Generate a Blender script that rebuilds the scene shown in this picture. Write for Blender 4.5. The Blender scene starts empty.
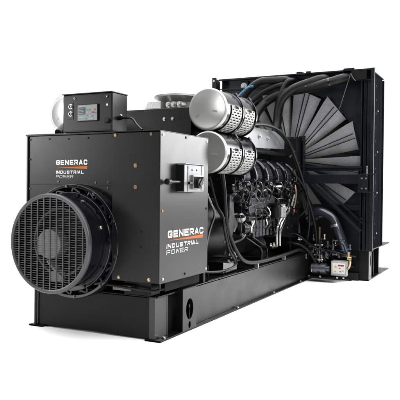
import bpy, math, random
from mathutils import Vector, Matrix
random.seed(7)
D = bpy.data
scn = bpy.context.scene
COL = scn.collection
PI = math.pi
V = Vector

# ------------------------------------------------------------------ materials
def new_mat(name):
    m = D.materials.new(name); m.use_nodes = True
    nt = m.node_tree
    return m, nt, nt.nodes['Principled BSDF']

def mat(name, col, rough=.4, metal=0., bump=0., bscale=300., var=.0, spec=.5, coat=0., vscale=6., stretch=None, rvar=.06):
    m, nt, b = new_mat(name)
    b.inputs['Base Color'].default_value = (*col, 1)
    b.inputs['Roughness'].default_value = rough
    b.inputs['Metallic'].default_value = metal
    b.inputs['Specular IOR Level'].default_value = spec
    b.inputs['Coat Weight'].default_value = coat
    b.inputs['Coat Roughness'].default_value = .08
    tc = nt.nodes.new('ShaderNodeTexCoord')
    mp = nt.nodes.new('ShaderNodeMapping')
    nt.links.new(tc.outputs['Object'], mp.inputs['Vector'])
    if stretch: mp.inputs['Scale'].default_value = stretch
    n = nt.nodes.new('ShaderNodeTexNoise'); n.inputs['Scale'].default_value = vscale
    n.inputs['Detail'].default_value = 6
    nt.links.new(mp.outputs[0], n.inputs['Vector'])
    mr = nt.nodes.new('ShaderNodeMapRange')
    mr.inputs[1].default_value = .3; mr.inputs[2].default_value = .7
    mr.inputs[3].default_value = max(.02, rough - rvar); mr.inputs[4].default_value = rough + rvar
    nt.links.new(n.outputs['Fac'], mr.inputs[0]); nt.links.new(mr.outputs[0], b.inputs['Roughness'])
    if var:
        mx = nt.nodes.new('ShaderNodeMix'); mx.data_type = 'RGBA'
        mx.inputs[6].default_value = (*[c * (1 - var) for c in col], 1)
        mx.inputs[7].default_value = (*[min(1, c * (1 + var)) for c in col], 1)
        nt.links.new(n.outputs['Fac'], mx.inputs[0]); nt.links.new(mx.outputs[2], b.inputs['Base Color'])
    if bump:
        n2 = nt.nodes.new('ShaderNodeTexNoise'); n2.inputs['Scale'].default_value = bscale
        nt.links.new(mp.outputs[0], n2.inputs['Vector'])
        bp = nt.nodes.new('ShaderNodeBump'); bp.inputs['Strength'].default_value = bump
        bp.inputs['Distance'].default_value = .002
        nt.links.new(n2.outputs['Fac'], bp.inputs['Height']); nt.links.new(bp.outputs[0], b.inputs['Normal'])
    return m

M = {}
M['paint'] = mat('black_powder_coat', (.0045, .0045, .005), .34, bump=.15, bscale=420, var=.15, spec=.16)
M['frame'] = mat('frame_black', (.004, .004, .0045), .30, bump=.10, bscale=300, var=.25, spec=.12)
M['rail'] = mat('satin_rail_paint', (.012, .012, .013), .34, bump=.12, bscale=300, var=.15, spec=.4)
M['satin'] = mat('satin_panel_paint', (.005, .005, .0055), .34, bump=.06, bscale=500, var=.06, spec=.24, rvar=.02)
M['cover'] = mat('brushed_cover_paint', (.008, .008, .0085), .34, bump=.04, bscale=500, var=.04, spec=.36, rvar=.012)
M['hosegloss'] = mat('glossy_hose', (.012, .015, .022), .20, bump=.4, bscale=60, var=.3, spec=.8)
M['heater'] = mat('heater_casting', (.11, .115, .13), .26, metal=.7, bump=.6, bscale=80, var=.4)
M['lug'] = mat('cast_rib', (.010, .010, .011), .30, bump=.6, bscale=120, var=.3, spec=.4)
M['matte'] = mat('matte_side_paint', (.006, .0065, .008), .55, bump=.1, bscale=300, var=.3, spec=.0)
M['gloss'] = mat('gloss_black', (.004, .004, .005), .15, bump=.25, bscale=30, var=.2, spec=.6)
M['rubber'] = mat('hose_rubber', (.0035, .0035, .004), .36, bump=.6, bscale=260, var=.2, spec=.2)
M['engine'] = mat('engine_paint', (.004, .004, .0045), .18, bump=1.0, bscale=45, var=.5, spec=.5)
M['engine_grey'] = mat('engine_casting', (.085, .085, .09), .26, metal=.85, bump=.9, bscale=90, var=.5)
M['radpaint'] = mat('radiator_paint', (.0045, .0058, .008), .34, bump=.1, bscale=300, var=.2, spec=.2)
M['steel'] = mat('brushed_steel', (.38, .38, .37), .30, metal=1, bump=.15, bscale=60, stretch=(1, 1, 30), var=.06)
M['disc'] = mat('spun_aluminium', (.39, .39, .385), .36, metal=.70, bump=0, bscale=120, var=.08, vscale=5, rvar=.03)
M['chrome'] = mat('polished_steel', (.060, .060, .066), .20, metal=1, bump=.05, bscale=40, var=.05)
M['guard'] = mat('perforated_steel', (.26, .257, .25), .40, metal=.6, var=.12, vscale=30)
M['shield'] = mat('heat_shield', (.20, .203, .207), .42, metal=.7, bump=.3, bscale=25, var=.10)
M['cast'] = mat('pale_casting', (.30, .30, .295), .38, metal=.6, bump=.4, bscale=60, var=.2)
M['bolt'] = mat('zinc_bolt', (.48, .46, .42), .25, metal=1)
M['brass'] = mat('brass', (.38, .30, .18), .28, metal=1, var=.2)
M['white'] = mat('print_white', (.55, .55, .55), .45)
M['orange'] = mat('print_orange', (.42, .095, .008), .6, spec=.2)
M['label'] = mat('label_white', (.29, .30, .295), .45, var=.05)
M['yellow'] = mat('label_yellow', (.50, .30, .01), .5)
M['red'] = mat('label_red', (.22, .02, .02), .5)
M['blue'] = mat('blue_sleeve', (.01, .10, .22), .35)
M['greybox'] = mat('grey_enclosure', (.17, .175, .18), .40, var=.05, spec=.6)
M['face'] = mat('controller_grey', (.13, .145, .14), .4, var=.05)
M['lcd'] = mat('lcd_glass', (.045, .06, .06), .15)
M['green'] = mat('button_green', (.02, .12, .10), .4)
M['dark'] = mat('dark_void', (.004, .004, .004), .7, spec=.1)
M['grille'] = mat('grille_paint', (.042, .042, .044), .32, metal=.2, bump=.15, bscale=300, var=.1)
M['hub'] = mat('hub_aluminium', (.16, .16, .16), .45, metal=.2, var=.15)

# fan blade: pressed aluminium with a fine embossed mesh
m, nt, b = new_mat('blade_metal'); M['blade'] = m
b.inputs['Roughness'].default_value = .45; b.inputs['Metallic'].default_value = .25
uv = nt.nodes.new('ShaderNodeUVMap'); mp = nt.nodes.new('ShaderNodeMapping'); mp.inputs['Scale'].default_value = (1, 1, 1)
nt.links.new(uv.outputs[0], mp.inputs['Vector'])
br = nt.nodes.new('ShaderNodeTexBrick'); br.inputs['Scale'].default_value = 1
br.inputs['Color1'].default_value = (.40, .40, .405, 1); br.inputs['Color2'].default_value = (.32, .32, .33, 1)
br.inputs['Mortar'].default_value = (.13, .13, .135, 1); br.inputs['Mortar Size'].default_value = .0022
br.inputs['Brick Width'].default_value = .013; br.inputs['Row Height'].default_value = .011
nt.links.new(mp.outputs[0], br.inputs['Vector'])
n = nt.nodes.new('ShaderNodeTexNoise'); n.inputs['Scale'].default_value = 5; n.inputs['Detail'].default_value = 5
nt.links.new(mp.outputs[0], n.inputs['Vector'])
mx = nt.nodes.new('ShaderNodeMix'); mx.data_type = 'RGBA'; mx.blend_type = 'MULTIPLY'; mx.inputs[0].default_value = .6
nt.links.new(br.outputs[0], mx.inputs[6]); nt.links.new(n.outputs['Fac'], mx.inputs[7])
nt.links.new(mx.outputs[2], b.inputs['Base Color'])

# radiator core: fine fins
m, nt, b = new_mat('core_fins'); M['core'] = m
b.inputs['Roughness'].default_value = .5; b.inputs['Metallic'].default_value = .3
tc = nt.nodes.new('ShaderNodeTexCoord')
wv = nt.nodes.new('ShaderNodeTexWave'); wv.inputs['Scale'].default_value = 16; wv.bands_direction = 'Z'
nt.links.new(tc.outputs['Object'], wv.inputs['Vector'])
cr = nt.nodes.new('ShaderNodeValToRGB'); cr.color_ramp.elements[0].color = (.004, .004, .004, 1); cr.color_ramp.elements[1].color = (.03, .03, .031, 1)
nt.links.new(wv.outputs['Fac'], cr.inputs[0]); nt.links.new(cr.outputs[0], b.inputs['Base Color'])

# studio sweep
m, nt, b = new_mat('studio_white'); M['floor'] = m
b.inputs['Base Color'].default_value = (.93, .93, .93, 1); b.inputs['Roughness'].default_value = .9
b.inputs['Specular IOR Level'].default_value = .1

# ------------------------------------------------------------------ mesh builder
class MB:
    def __init__(s): s.v = []; s.f = []; s.uv = {}; s.m = []; s.mi = 0
    def face(s, idx, uv=None):
        s.f.append(tuple(idx)); s.m.append(s.mi)
        if uv: s.uv[len(s.f) - 1] = uv
        return s
    def box(s, x0, x1, y0, y1, z0, z1):
        n = len(s.v)
        s.v += [(x, y, z) for x in (x0, x1) for y in (y0, y1) for z in (z0, z1)]
        for q in ((0,1,3,2),(4,6,7,5),(0,4,5,1),(2,3,7,6),(0,2,6,4),(1,5,7,3)): s.face([n+i for i in q])
        return s
    def bar(s, a, b, w, h, up=(0,0,1)):
        a, b = V(a), V(b); d = (b - a).normalized(); up = V(up)
        sd = d.cross(up)
        if sd.length < 1e-4: sd = d.cross(V((1,0,0)))
        sd.normalize(); u = sd.cross(d)
        n = len(s.v)
        for p in (a, b):
            for i, j in ((-1,-1),(1,-1),(1,1),(-1,1)): s.v.append(tuple(p + sd*(i*w/2) + u*(j*h/2)))
        for q in ((3,2,1,0),(4,5,6,7),(0,1,5,4),(1,2,6,5),(2,3,7,6),(3,0,4,7)): s.face([n+i for i in q])
        return s
    def lathe(s, o, d, prof, seg=48, closed=False):
        """prof: list of (t along d, r)"""
        o, d = V(o), V(d).normalized()
        a = d.cross(V((0,0,1)))
        if a.length < 1e-3: a = d.cross(V((1,0,0)))
        a.normalize(); c = a.cross(d)
        n = len(s.v); k = len(prof)
        for t, r in prof:
            for i in range(seg):
                th = 2*PI*i/seg
                s.v.append(tuple(o + d*t + (a*math.cos(th) + c*math.sin(th))*max(r, 1e-5)))
        for j in range(k if closed else k-1):
            for i in range(seg):
                i2 = (i+1) % seg; j2 = (j+1) % k
                s.face((n+j*seg+i, n+j*seg+i2, n+j2*seg+i2, n+j2*seg+i))
        return s
    def cyl(s, a, b, r, r2=None, seg=24):
        a, b = V(a), V(b); L = (b-a).length; r2 = r if r2 is None else r2
        return s.lathe(a, b-a, [(0,0),(0,r),(L,r2),(L,0)], seg)
    def bolt(s, p, d, r=.012, h=.008):
        return s.lathe(p, d, [(0,r*1.4),(h*.3,r*1.4),(h*.3,r),(h,r*.9),(h,0)], 6)
    def tube(s, pts, r, seg=12, smooth=6, rings=0):
        P = [V(p) for p in pts]
        if smooth and len(P) > 2:
            Q = []; E = [P[0]*2-P[1]] + P + [P[-1]*2-P[-2]]
            for i in range(1, len(E)-2):
                for k in range(smooth):
                    t = k/smooth; p0,p1,p2,p3 = E[i-1:i+3]
                    Q.append(.5*((2*p1)+(-p0+p2)*t+(2*p0-5*p1+4*p2-p3)*t*t+(-p0+3*p1-3*p2+p3)*t**3))
            Q.append(P[-1]); P = Q
        n = len(s.v); up = V((.3,.2,1)).normalized(); prev = None
        for i, p in enumerate(P):
            d = (P[min(i+1,len(P)-1)] - P[max(i-1,0)]).normalized()
            a = d.cross(up) if prev is None else prev - d*prev.dot(d)
            a.normalize(); prev = a; c = a.cross(d)
            rr = r*(1+.05*(i%2)) if rings else r
            for k in range(seg):
                th = 2*PI*k/seg; s.v.append(tuple(p + (a*math.cos(th)+c*math.sin(th))*rr))
        for j in range(len(P)-1):
            for k in range(seg):
                k2 = (k+1)%seg
                s.face((n+j*seg+k, n+(j+1)*seg+k, n+(j+1)*seg+k2, n+j*seg+k2))
        s.face([n+k for k in range(seg)]); s.face([n+(len(P)-1)*seg+k for k in reversed(range(seg))])
        return s
    def prism(s, poly, f, t0, t1):
        """poly 2D points, f(u,v,t)->xyz"""
        n = len(s.v); k = len(poly)
        for t in (t0, t1):
            for u, w in poly: s.v.append(tuple(f(u, w, t)))
        s.face([n+i for i in reversed(range(k))]); s.face([n+k+i for i in range(k)])
        for i in range(k):
            j = (i+1)%k; s.face((n+i, n+j, n+k+j, n+k+i))
        return s
    def build(s, name, material, parent=None, bevel=0., label=None, smooth=True, segs=2):
        me = D.meshes.new(name); me.from_pydata(s.v, [], s.f)
        mats = material if isinstance(material, (list, tuple)) else [material]
        for q in mats: me.materials.append(M[q])
        me.polygons.foreach_set('material_index', s.m)
        if s.uv:
            ul = me.uv_layers.new(name='UVMap')
            for fi, uvs in s.uv.items():
                for li, c in zip(me.polygons[fi].loop_indices, uvs): ul.data[li].uv = c
        me.validate(); 
        import bmesh
        bm = bmesh.new(); bm.from_mesh(me); bmesh.ops.recalc_face_normals(bm, faces=bm.faces); bm.to_mesh(me); bm.free()
        if smooth:
            me.polygons.foreach_set('use_smooth', [True]*len(me.polygons)); me.set_sharp_from_angle(angle=math.radians(34))
        o = D.objects.new(name, me); COL.objects.link(o)
        if parent is not None:
            o.parent = parent
            if parent.type == 'EMPTY': o.matrix_parent_inverse = Matrix.Translation(-parent.location)
        if bevel:
            bv = o.modifiers.new('bevel', 'BEVEL'); bv.width = bevel; bv.segments = segs; bv.limit_method = 'ANGLE'; bv.angle_limit = math.radians(40)
            bv.harden_normals = True
        if label: o['label'] = label
        return o

def shift(o, dx=0, dy=0, dz=0, label=None, kids=True):
    c = o.copy(); COL.objects.link(c)
    if o.parent: c.parent = o.parent; c.matrix_parent_inverse = o.matrix_parent_inverse.copy()
    c.location = o.location + V((dx, dy, dz))
    if label: c['label'] = label
    if kids:
        for ch in list(o.children):
            d = ch.copy(); COL.objects.link(d); d.parent = c; d.matrix_parent_inverse = ch.matrix_parent_inverse.copy()
    return c

# ------------------------------------------------------------------ lettering (stroke glyphs on a unit box)
GL = {
 'G': [[(1,.82),(.86,1),(.16,1),(0,.84),(0,.16),(.16,0),(.86,0),(1,.14),(1,.46),(.52,.46)]],
 'E': [[(1,1),(0,1),(0,0),(1,0)],[(0,.5),(.92,.5)]],
 'N': [[(0,0),(0,1)],[(0,1),(1,0)],[(1,0),(1,1)]],
 'R': [[(0,0),(0,1),(.84,1),(1,.88),(1,.56),(.84,.44),(0,.44)],[(.55,.44),(1,0)]],
 'A': [[(0,0),(.44,1),(.56,1),(1,0)],[(.16,.28),(.84,.28)]],
 'C': [[(1,.82),(.84,1),(.16,1),(0,.84),(0,.16),(.16,0),(.84,0),(1,.18)]],
 'I': [[(0,0),(0,1)]],
 'D': [[(0,0),(0,1),(.8,1),(1,.82),(1,.18),(.8,0),(0,0)]],
 'U': [[(0,1),(0,.16),(.16,0),(.84,0),(1,.16),(1,1)]],
 'S': [[(1,.86),(.86,1),(.14,1),(0,.88),(0,.62),(.14,.52),(.86,.48),(1,.38),(1,.12),(.86,0),(.14,0),(0,.14)]],
 'T': [[(0,1),(1,1)],[(.5,1),(.5,0)]],
 'L': [[(0,1),(0,0),(1,0)]],
 'P': [[(0,0),(0,1),(.84,1),(1,.88),(1,.54),(.84,.42),(0,.42)]],
 'O': [[(.16,0),(0,.16),(0,.84),(.16,1),(.84,1),(1,.84),(1,.16),(.84,0),(.16,0)]],
 'W': [[(0,1),(.26,0),(.5,.9),(.74,0),(1,1)]],
}
def write(mb, text, f, x0, y0, width, h, t, slant=0., gap=.30):
    """lay text on plane f(u,v,lift) from (x0,y0), total width, cap height h, stroke t"""
    ws = [0.12 if c == 'I' else 1.0 for c in text]
    tot = sum(ws) + gap*(len(text)-1); k = width/tot; x = x0; n = 0
    for c, w in zip(text, ws):
        gw = w*k - t
        for st in GL[c]:
            P = [V((x + t/2 + px*max(gw, 0) + slant*(t/2 + py*(h-t)), y0 + t/2 + py*(h-t))) for px, py in st]
            closed = (P[0]-P[-1]).length < 1e-6
            L, R = [], []
            for i, p in enumerate(P):
                if closed: a = (P[i] - P[i-1 if i else len(P)-2]); b = (P[(i+1) if i < len(P)-1 else 1] - P[i])
                else: a = P[i]-P[i-1] if i else P[1]-P[0]; b = P[i+1]-P[i] if i < len(P)-1 else P[i]-P[i-1]
                a, b = a.normalized(), b.normalized(); na, nb = V((-a.y,a.x)), V((-b.y,b.x))
                m_ = (na+nb); m_.normalize(); l = t/2/max(.45, m_.dot(na))
                if not closed and i == 0: p = p - a*(t/2 if c not in 'AWR' else t*.35)
                if not closed and i == len(P)-1: p = p + b*(t/2 if c not in 'AWR' else t*.35)
                L.append(p+m_*l); R.append(p-m_*l)
            lift = .0012 + .00025*n; n = (n+1) % 3
            nb0 = len(mb.v)
            for a, b in zip(L, R): mb.v.append(tuple(f(a.x,a.y,lift))); mb.v.append(tuple(f(b.x,b.y,lift)))
            for i in range(len(P)-1): mb.face((nb0+2*i, nb0+2*i+1, nb0+2*i+3, nb0+2*i+2))
        x += (w+gap)*k
    return mb

# ------------------------------------------------------------------ root
root = D.objects.new('generator_set', None); COL.objects.link(root)
root.location = (-.655, 2.4, 0)
root['label'] = 'large black industrial generator set with silver air cleaners and tall radiator, on white floor'
root['category'] = 'generator'

# ================= base frame
fr = MB()
for xa, xb, xw in ((-.144, 0, -.05), (-1.31, -1.166, -1.235)):
    fr.box(xa, xb, 0, 4.15, 0, .014)                      # bottom flange
fr.box(-.144, -.047, .03, 4.15, .334, .348)               # top flange right
fr.box(-1.28, -1.17, .03, 4.15, .334, .348)
fr.box(-.074, -.062, .03, .20, .014, .334)
fr.box(-1.25, -1.235, .03, 4.15, .014, .334)
fr.box(-1.235, -.075, .03, .042, .014, .334)              # end closing plate
fr.box(-1.235, -.144, .04, .20, .334, .346)
for y in (1.3, 2.2, 3.2): fr.box(-1.235, -.07, y, y+.12, .05, .33)
base = fr.build('base_frame', 'frame', root, .003)
MB().box(-.060, -.047, .60, 4.15, .0145, .352).build('side_rail', 'rail', base, .002)
# end closing plate skin (seen left) & boxed post
MB().box(-.110, -.060, .012, .20, .0145, .345).box(-.085,-.058,.2,.215,.0145,.345).build('end_post', 'rail', base, .003)
MB().box(-1.262, -1.236, .01, .05, .0145, .345).build('end_post', 'frame', base, .003)
# lifting plate with oval slot: build as ring of quads around holes
def plate_with_holes(mb, f, u0, u1, v0, v1, holes, t, seg=24):
    """rectangular plate split in rows, one hole per row: holes=(uc,vc,ru,rv); rows split midway"""
    hs = sorted(holes, key=lambda h: h[1]); cuts = [v0] + [ (a[1]+a[3]+b_[1]-b_[3])/2 for a, b_ in zip(hs, hs[1:])] + [v1]
    for (uc, vc, ru, rv), a, b_ in zip(hs, cuts, cuts[1:]):
        n = len(mb.v); out = []
        for i in range(seg):
            th = 2*PI*(i+.5)/seg; c, s_ = math.cos(th), math.sin(th)
            inn = (uc+ru*c, vc+rv*s_)
            k = min(((u1-uc) if c > 0 else (u0-uc))/c, ((b_-vc) if s_ > 0 else (a-vc))/s_)
            out.append((inn, (uc+k*c, vc+k*s_)))
        # force corners
        for cu, cv in ((u0,a),(u1,a),(u1,b_),(u0,b_)):
            j = min(range(seg), key=lambda i: (out[i][1][0]-cu)**2+(out[i][1][1]-cv)**2)
            out[j] = (out[j][0], (cu, cv))
        for t_ in (0, t):
            for i_, o_ in out: mb.v.append(tuple(f(*i_, t_))); mb.v.append(tuple(f(*o_, t_)))
        for i in range(seg):
            j = (i+1) % seg; m2 = 2*seg
            mb.face((n+2*i, n+2*i+1, n+2*j+1, n+2*j)); mb.face((n+m2+2*i, n+m2+2*j, n+m2+2*j+1, n+m2+2*i+1))
            mb.face((n+2*i, n+2*j, n+m2+2*j, n+m2+2*i)); mb.face((n+2*i+1, n+m2+2*i+1, n+m2+2*j+1, n+2*j+1))
    return mb
pl = MB(); fx = lambda u, v, t: (-.006+t, u, v)
plate_with_holes(pl, fx, .362, .607, .0145, .358, [(.485,.185,.066,.088),(.485,.052,.022,.030)], .006)
pl.build('lifting_plate', 'rail', base, 0)
MB().box(-.06,-.008,.362,.368,.0145,.356).box(-.06,-.008,.601,.607,.0145,.356).box(-.06,-.0,.362,.607,.3585,.366).build('lifting_pocket', 'frame', base)
MB().box(-.13,-.12,.1,.7,.015,.333).build('gap_shade','dark',base)  # dark sheet added behind the rail gap, painting in its shade
for x, y, in ((-.03, .10), (-.02, 1.55), (-.02, 2.6), (-.02,3.6)):
    MB().bolt((x, y, .0145), (0,0,1), .013, .012).build('anchor_bolt', 'bolt', base)
wr_ = random.Random(3)
for x in (-1.232, -.112):
    MB().tube([(x+wr_.uniform(-.0015,.0015), .022, .02+.31*k/40) for k in range(41)], .005, 8, 0, 1).build('weld_bead','engine_grey' if x < -1 else 'rail',base)
MB().tube([(-.050+wr_.uniform(-.001,.001), y_k*.09+.62, .018) for y_k in range(39)], .004, 6, 3, 1).build('weld_bead','rail',base)
# feet (flange ends)
for xa in (-.144, -1.31): MB().box(xa, xa+.144, -.05 if False else 0.0, .004, 0, .014).build('foot', 'frame', base)

# ================= radiator base
rb = MB()
rb.box(-1.49, .727, 4.157, 4.17, 0, .014).box(-1.49,.727,4.157,5.62,0.0,.016)
rb.box(-1.49,.727,4.157,5.62,.388,.404)
rb.box(-1.42,.62,4.19,4.205,.016,.388)
rb.box(.60,.615,4.30,5.36,.016,.388).box(-1.40,-1.385,4.2,5.36,.016,.388).box(-1.40,.62,5.35,5.365,.016,.388)
radbase = rb.build('radiator_base', 'frame', root, .002)
p = MB(); plate_with_holes(p, lambda u, v, t: (.716+t, u, v), 4.160, 4.33, .0165, .3875, [(4.25,.25,.028,.075),(4.25,.055,.016,.02)], .010)
p.build('corner_plate', 'rail', radbase)
MB().box(.60,.715,4.160,4.172,.0165,.3875).build('corner_plate','frame',radbase)
MB().box(-.02,.60,4.12,4.156,.0,.10).box(-.02,.5,4.11,4.156,.30,.40).build('cross_channel','radpaint',radbase,.004)
for y in (4.6, 4.95): MB().box(.61,.70,y,y+.012,.016,.388).build('stiffener','frame',radbase)
MB().lathe((.6165,4.55,.25),(1,0,0),[(0,.05),(.006,.05),(.006,.03)],24).build('port_ring','frame',radbase)

# ================= radiator
y0 = 4.157
rad = MB().box(-1.46,.70,4.45,4.98,.404,2.70).build('radiator', 'radpaint', root, .004)
# shroud plate with round opening
sh = MB(); FC = (-.36, 1.58); FR = .965; seg = 96
x0_, x1_, z0_, z1_ = -1.44, .70, .405, 2.60
def rectpt(c, s_):
    k = min(((x1_-FC[0]) if c > 0 else (x0_-FC[0]))/(c if abs(c) > 1e-6 else 1e-6), ((z1_-FC[1]) if s_ > 0 else (z0_-FC[1]))/(s_ if abs(s_) > 1e-6 else 1e-6))
    return FC[0]+k*c, FC[1]+k*s_
n = len(sh.v)
angs = sorted([2*PI*(i+.5)/seg for i in range(seg)] + [math.atan2(z-FC[1], x-FC[0]) % (2*PI) for x in (x0_,x1_) for z in (z0_,z1_)])
for th in angs:
    c, s_ = math.cos(th), math.sin(th); ox, oz = rectpt(c, s_)
    sh.v += [(FC[0]+FR*c, y0, FC[1]+FR*s_), (ox, y0, oz), (FC[0]+FR*c, y0+.27, FC[1]+FR*s_)]
k = len(angs)
for i in range(k):
    j = (i+1) % k
    sh.face((n+3*i, n+3*i+1, n+3*j+1, n+3*j)); sh.face((n+3*i, n+3*j, n+3*j+2, n+3*i+2))
sh.build('fan_shroud', 'radpaint', rad)
lip = MB(); lip.lathe((FC[0], y0, FC[1]), (0,-1,0), [(0,FR-.004),(.03,FR-.004),(.03,FR+.006),(0,FR+.006)], 96)
lip.build('shroud_lip', 'radpaint', rad)
MB().box(-1.42,.66,4.44,4.449,.45,2.6).build('core', 'core', rad)
# frame columns and top
cf = MB()
cf.box(.755,.80,3.99,4.03,.404,2.752).box(.755,.762,4.03,4.20,.404,2.752).build('front_column','radpaint',rad,.003)
MB().box(.702,.752,4.05,4.2,.404,2.60).build('side_column','radpaint',rad,.003)
MB().box(.628,.640,4.02,4.15,.404,2.60).box(.652,.690,4.06,4.15,.404,2.598).box(.66,.668,4.03,4.06,.404,2.598).build('inner_column','radpaint',rad,.002)
MB().box(-1.49,-1.44,4.0,4.157,.404,2.745).build('front_column','radpaint',rad,.003)
MB().box(.70,.727,4.2,4.98,.404,2.735).build('side_panel','matte',rad,.004)
MB().box(.7275,.731,4.32,4.335,.41,2.70).box(.7275,.731,4.72,4.735,.41,2.70).box(.7275,.745,4.93,4.97,.41,2.73).build('side_seam','matte',rad,.001)
for i in range(12):
    z = .55+i*.185
    MB().bolt((.7275,4.44,z),(1,0,0),.012,.012).build('side_bolt','paint',rad)
    if i % 3 == 0: MB().bolt((.7275,4.60,z+.05),(1,0,0),.011,.012).build('side_bolt','bolt',rad)
tt = MB()
tt.box(-1.40,.75,4.03,4.05,2.735,2.755).box(-1.40,.75,4.14,4.157,2.60,2.752).box(-1.40,.75,4.05,4.9,2.74,2.752)
tt.box(-1.40,.75,4.02,4.04,2.600,2.612)
tt.build('top_channel','radpaint',rad,.002)
MB().box(.50,.70,3.99,4.028,2.61,2.735).build('top_end_plate','dark',rad,.002)
MB().box(-1.46,-1.395,3.93,3.94,2.60,2.765).box(-1.46,-1.45,3.93,4.157,2.60,2.765).build('corner_bracket','paint',rad,.003)
MB().bolt((-1.43,3.93,2.72),(0,-1,0),.012,.01).build('bracket_bolt','bolt',rad)
MB().box(-1.09,-.98,4.10,4.12,2.58,2.72).build('lifting_lug','radpaint',rad,.01)
MB().lathe((-1.04,4.10,2.65),(0,-1,0),[(0,.045),(.012,.045),(.012,.018),(.03,.018),(.03,0)],24).build('sight_plug','label',rad)
for x, w_ in ((-.1,.06),(.40,.14)): MB().box(x,x+w_,3.99,4.03,2.735,2.768).build('top_clip','paint',rad,.004)
MB().cyl((-.25,4.2,2.75),(-.25,4.2,2.80),.05).build('filler_cap','paint',rad)
# guard bars
MB().box(-.30,.652,3.985,4.02,1.272,1.392).build('cross_beam','radpaint',rad,.003)
MB().box(-.30,.652,4.00,4.03,1.475,1.50).box(-.3,.652,4.03,4.05,1.44,1.475).build('guard_rail','radpaint',rad,.002)
MB().bar((.0,4.0,1.262),(.655,4.0,.66),.035,.115,(0,-1,0)).build('diagonal_brace','radpaint',rad,.003)
d = MB(); d.bar((-.02,3.96,1.33),(.70,3.96,.655),.11,.03,(0,1,0))
d.v = []; d.f = []; d.m = []
d.bar((.05,4.06,1.30),(.66,4.06,.76),.02,.05,(0,1,0)).build('diagonal_stay','radpaint',rad,.002)
br_ = MB().box(.655,.668,3.97,4.05,1.16,1.40).box(.655,.83,3.955,3.968,1.385,1.40).box(.655,.83,3.955,3.968,1.155,1.17).box(.815,.83,3.955,3.968,1.17,1.385).box(.61,.74,3.972,3.984,1.155,1.40)
brk = br_.build('beam_bracket','radpaint',rad,.002)
for x in (.66,.715):
    for z in (1.21,1.34): MB().bolt((x,3.971,z),(0,-1,0),.010,.012).build('bracket_bolt','bolt',rad)
MB().box(.715,.74,3.955,3.975,1.38,1.50).build('hinge_pin','steel',rad,.004)
for x in (.675,.78):
    MB().bolt((x-.02,3.985,.82),(0,-1,0),.013,.008).build('bracket_bolt','paint',rad)
MB().tube([(.50,3.96,2.68),(.36,3.97,2.24)],.007,8,0).build('stay_rod','engine_grey',rad)
MB().tube([(.50,3.95,2.69),(.53,3.96,2.64),(.56,3.99,2.60)],.010,8).build('stay_clip','engine_grey',rad)
# inside bottom: tank drum visible through the gap
MB().lathe((.18,4.08,.62),(0,1,0),[(0,0),(0,.20),(.10,.23),(.12,.23)],32).build('lower_tank','paint',rad)

# cooling fan
fan = MB().lathe((FC[0], 3.98, FC[1]), (0,1,0), [(0,0),(0,.10),(.03,.14),(.03,.22),(.2,.22),(.2,0)], 40).build('cooling_fan', 'engine', root)
def blade():
    b = MB(); R0, R1 = .20, .95; N = 14; W = 8
    for side in (0, 1):
        for i in range(N+1):
            r = R0 + (R1-R0)*i/N; w = .11 + .28*(i/N)
            tw = math.radians(26 - 8*i/N)
            for j in range(W+1):
                s_ = (j/W-.5)
                rr = r + (s_*.07 if i == N else 0)
                u = s_*w
                b.v.append((rr, -u*math.sin(tw) - .02*(1-4*s_*s_) + side*.004, u*math.cos(tw)))
    st = (N+1)*(W+1)
    for side in (0, 1):
        for i in range(N):
            for j in range(W):
                a = side*st + i*(W+1)+j; q = (a, a+1, a+W+2, a+W+1)
                uvq = [((i+di)/N*.75, ((j+dj)/W-.5)*(.11+.28*(i+di)/N)) for di, dj in ((0,0),(0,1),(1,1),(1,0))]
                b.face(q if side == 0 else q[::-1], uvq if side == 0 else uvq[::-1])
    return b
bm0 = blade(); PH = 20
for i in range(13):
    th = math.radians(PH + i*360/13)
    b = MB(); b.f = list(bm0.f); b.m = list(bm0.m); b.uv = dict(bm0.uv)
    if i == 0:
        b.v = list(bm0.v); first = b.build('blade', 'blade', fan)
        rbm = MB()
        for s_ in (-.022, .018):
            rbm.bar((.18,-.022+.0*s_, s_*.6),(.94,-.040-.3*s_, s_*1.6),.008,.014,(0,1,0))
        rib0 = rbm.build('blade_rib','paint',fan)
        bl, rbx = first, rib0
    else:
        bl = first.copy(); COL.objects.link(bl); rbx = rib0.copy(); COL.objects.link(rbx)
    for q in (bl, rbx):
        q.parent = fan; q.matrix_parent_inverse = Matrix.Identity(4)
        q.matrix_basis = Matrix.Translation((FC[0], 4.16, FC[1])) @ Matrix.Rotation(-th, 4, 'Y')

# ================= hoses (radiator end)
hz = MB
h1 = MB().tube([(-.66,3.55,2.02),(-.70,3.7,2.18),(-.66,3.86,2.33),(-.56,3.9,2.42),(-.36,3.9,2.49),(-.05,3.9,2.53),(.25,3.9,2.585),(.42,3.98,2.64),(.50,4.17,2.66)],.062,18,8).build('coolant_hose','rubber',root)
MB().tube([(-.43,3.7,1.88),(-.44,3.82,2.05),(-.43,3.85,2.25),(-.38,3.85,2.40),(-.24,3.86,2.52),(-.02,3.9,2.60),(.12,3.98,2.65),(.2,4.17,2.67)],.058,18,8).build('coolant_hose','rubber',root)
MB().tube([(-.50,3.9,2.0),(-.47,3.88,2.25),(-.42,3.86,2.42),(-.36,3.9,2.60),(-.30,3.98,2.66),(-.25,4.17,2.67)],.036,14,8).build('vent_hose','rubber',root)
MB().tube([(-1.05,3.6,2.20),(-1.0,3.85,2.38),(-.88,3.88,2.55),(-.70,3.88,2.655),(-.5,3.9,2.66),(-.38,3.98,2.67),(-.3,4.17,2.67)],.050,16,8).build('coolant_hose','rubber',root)
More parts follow.
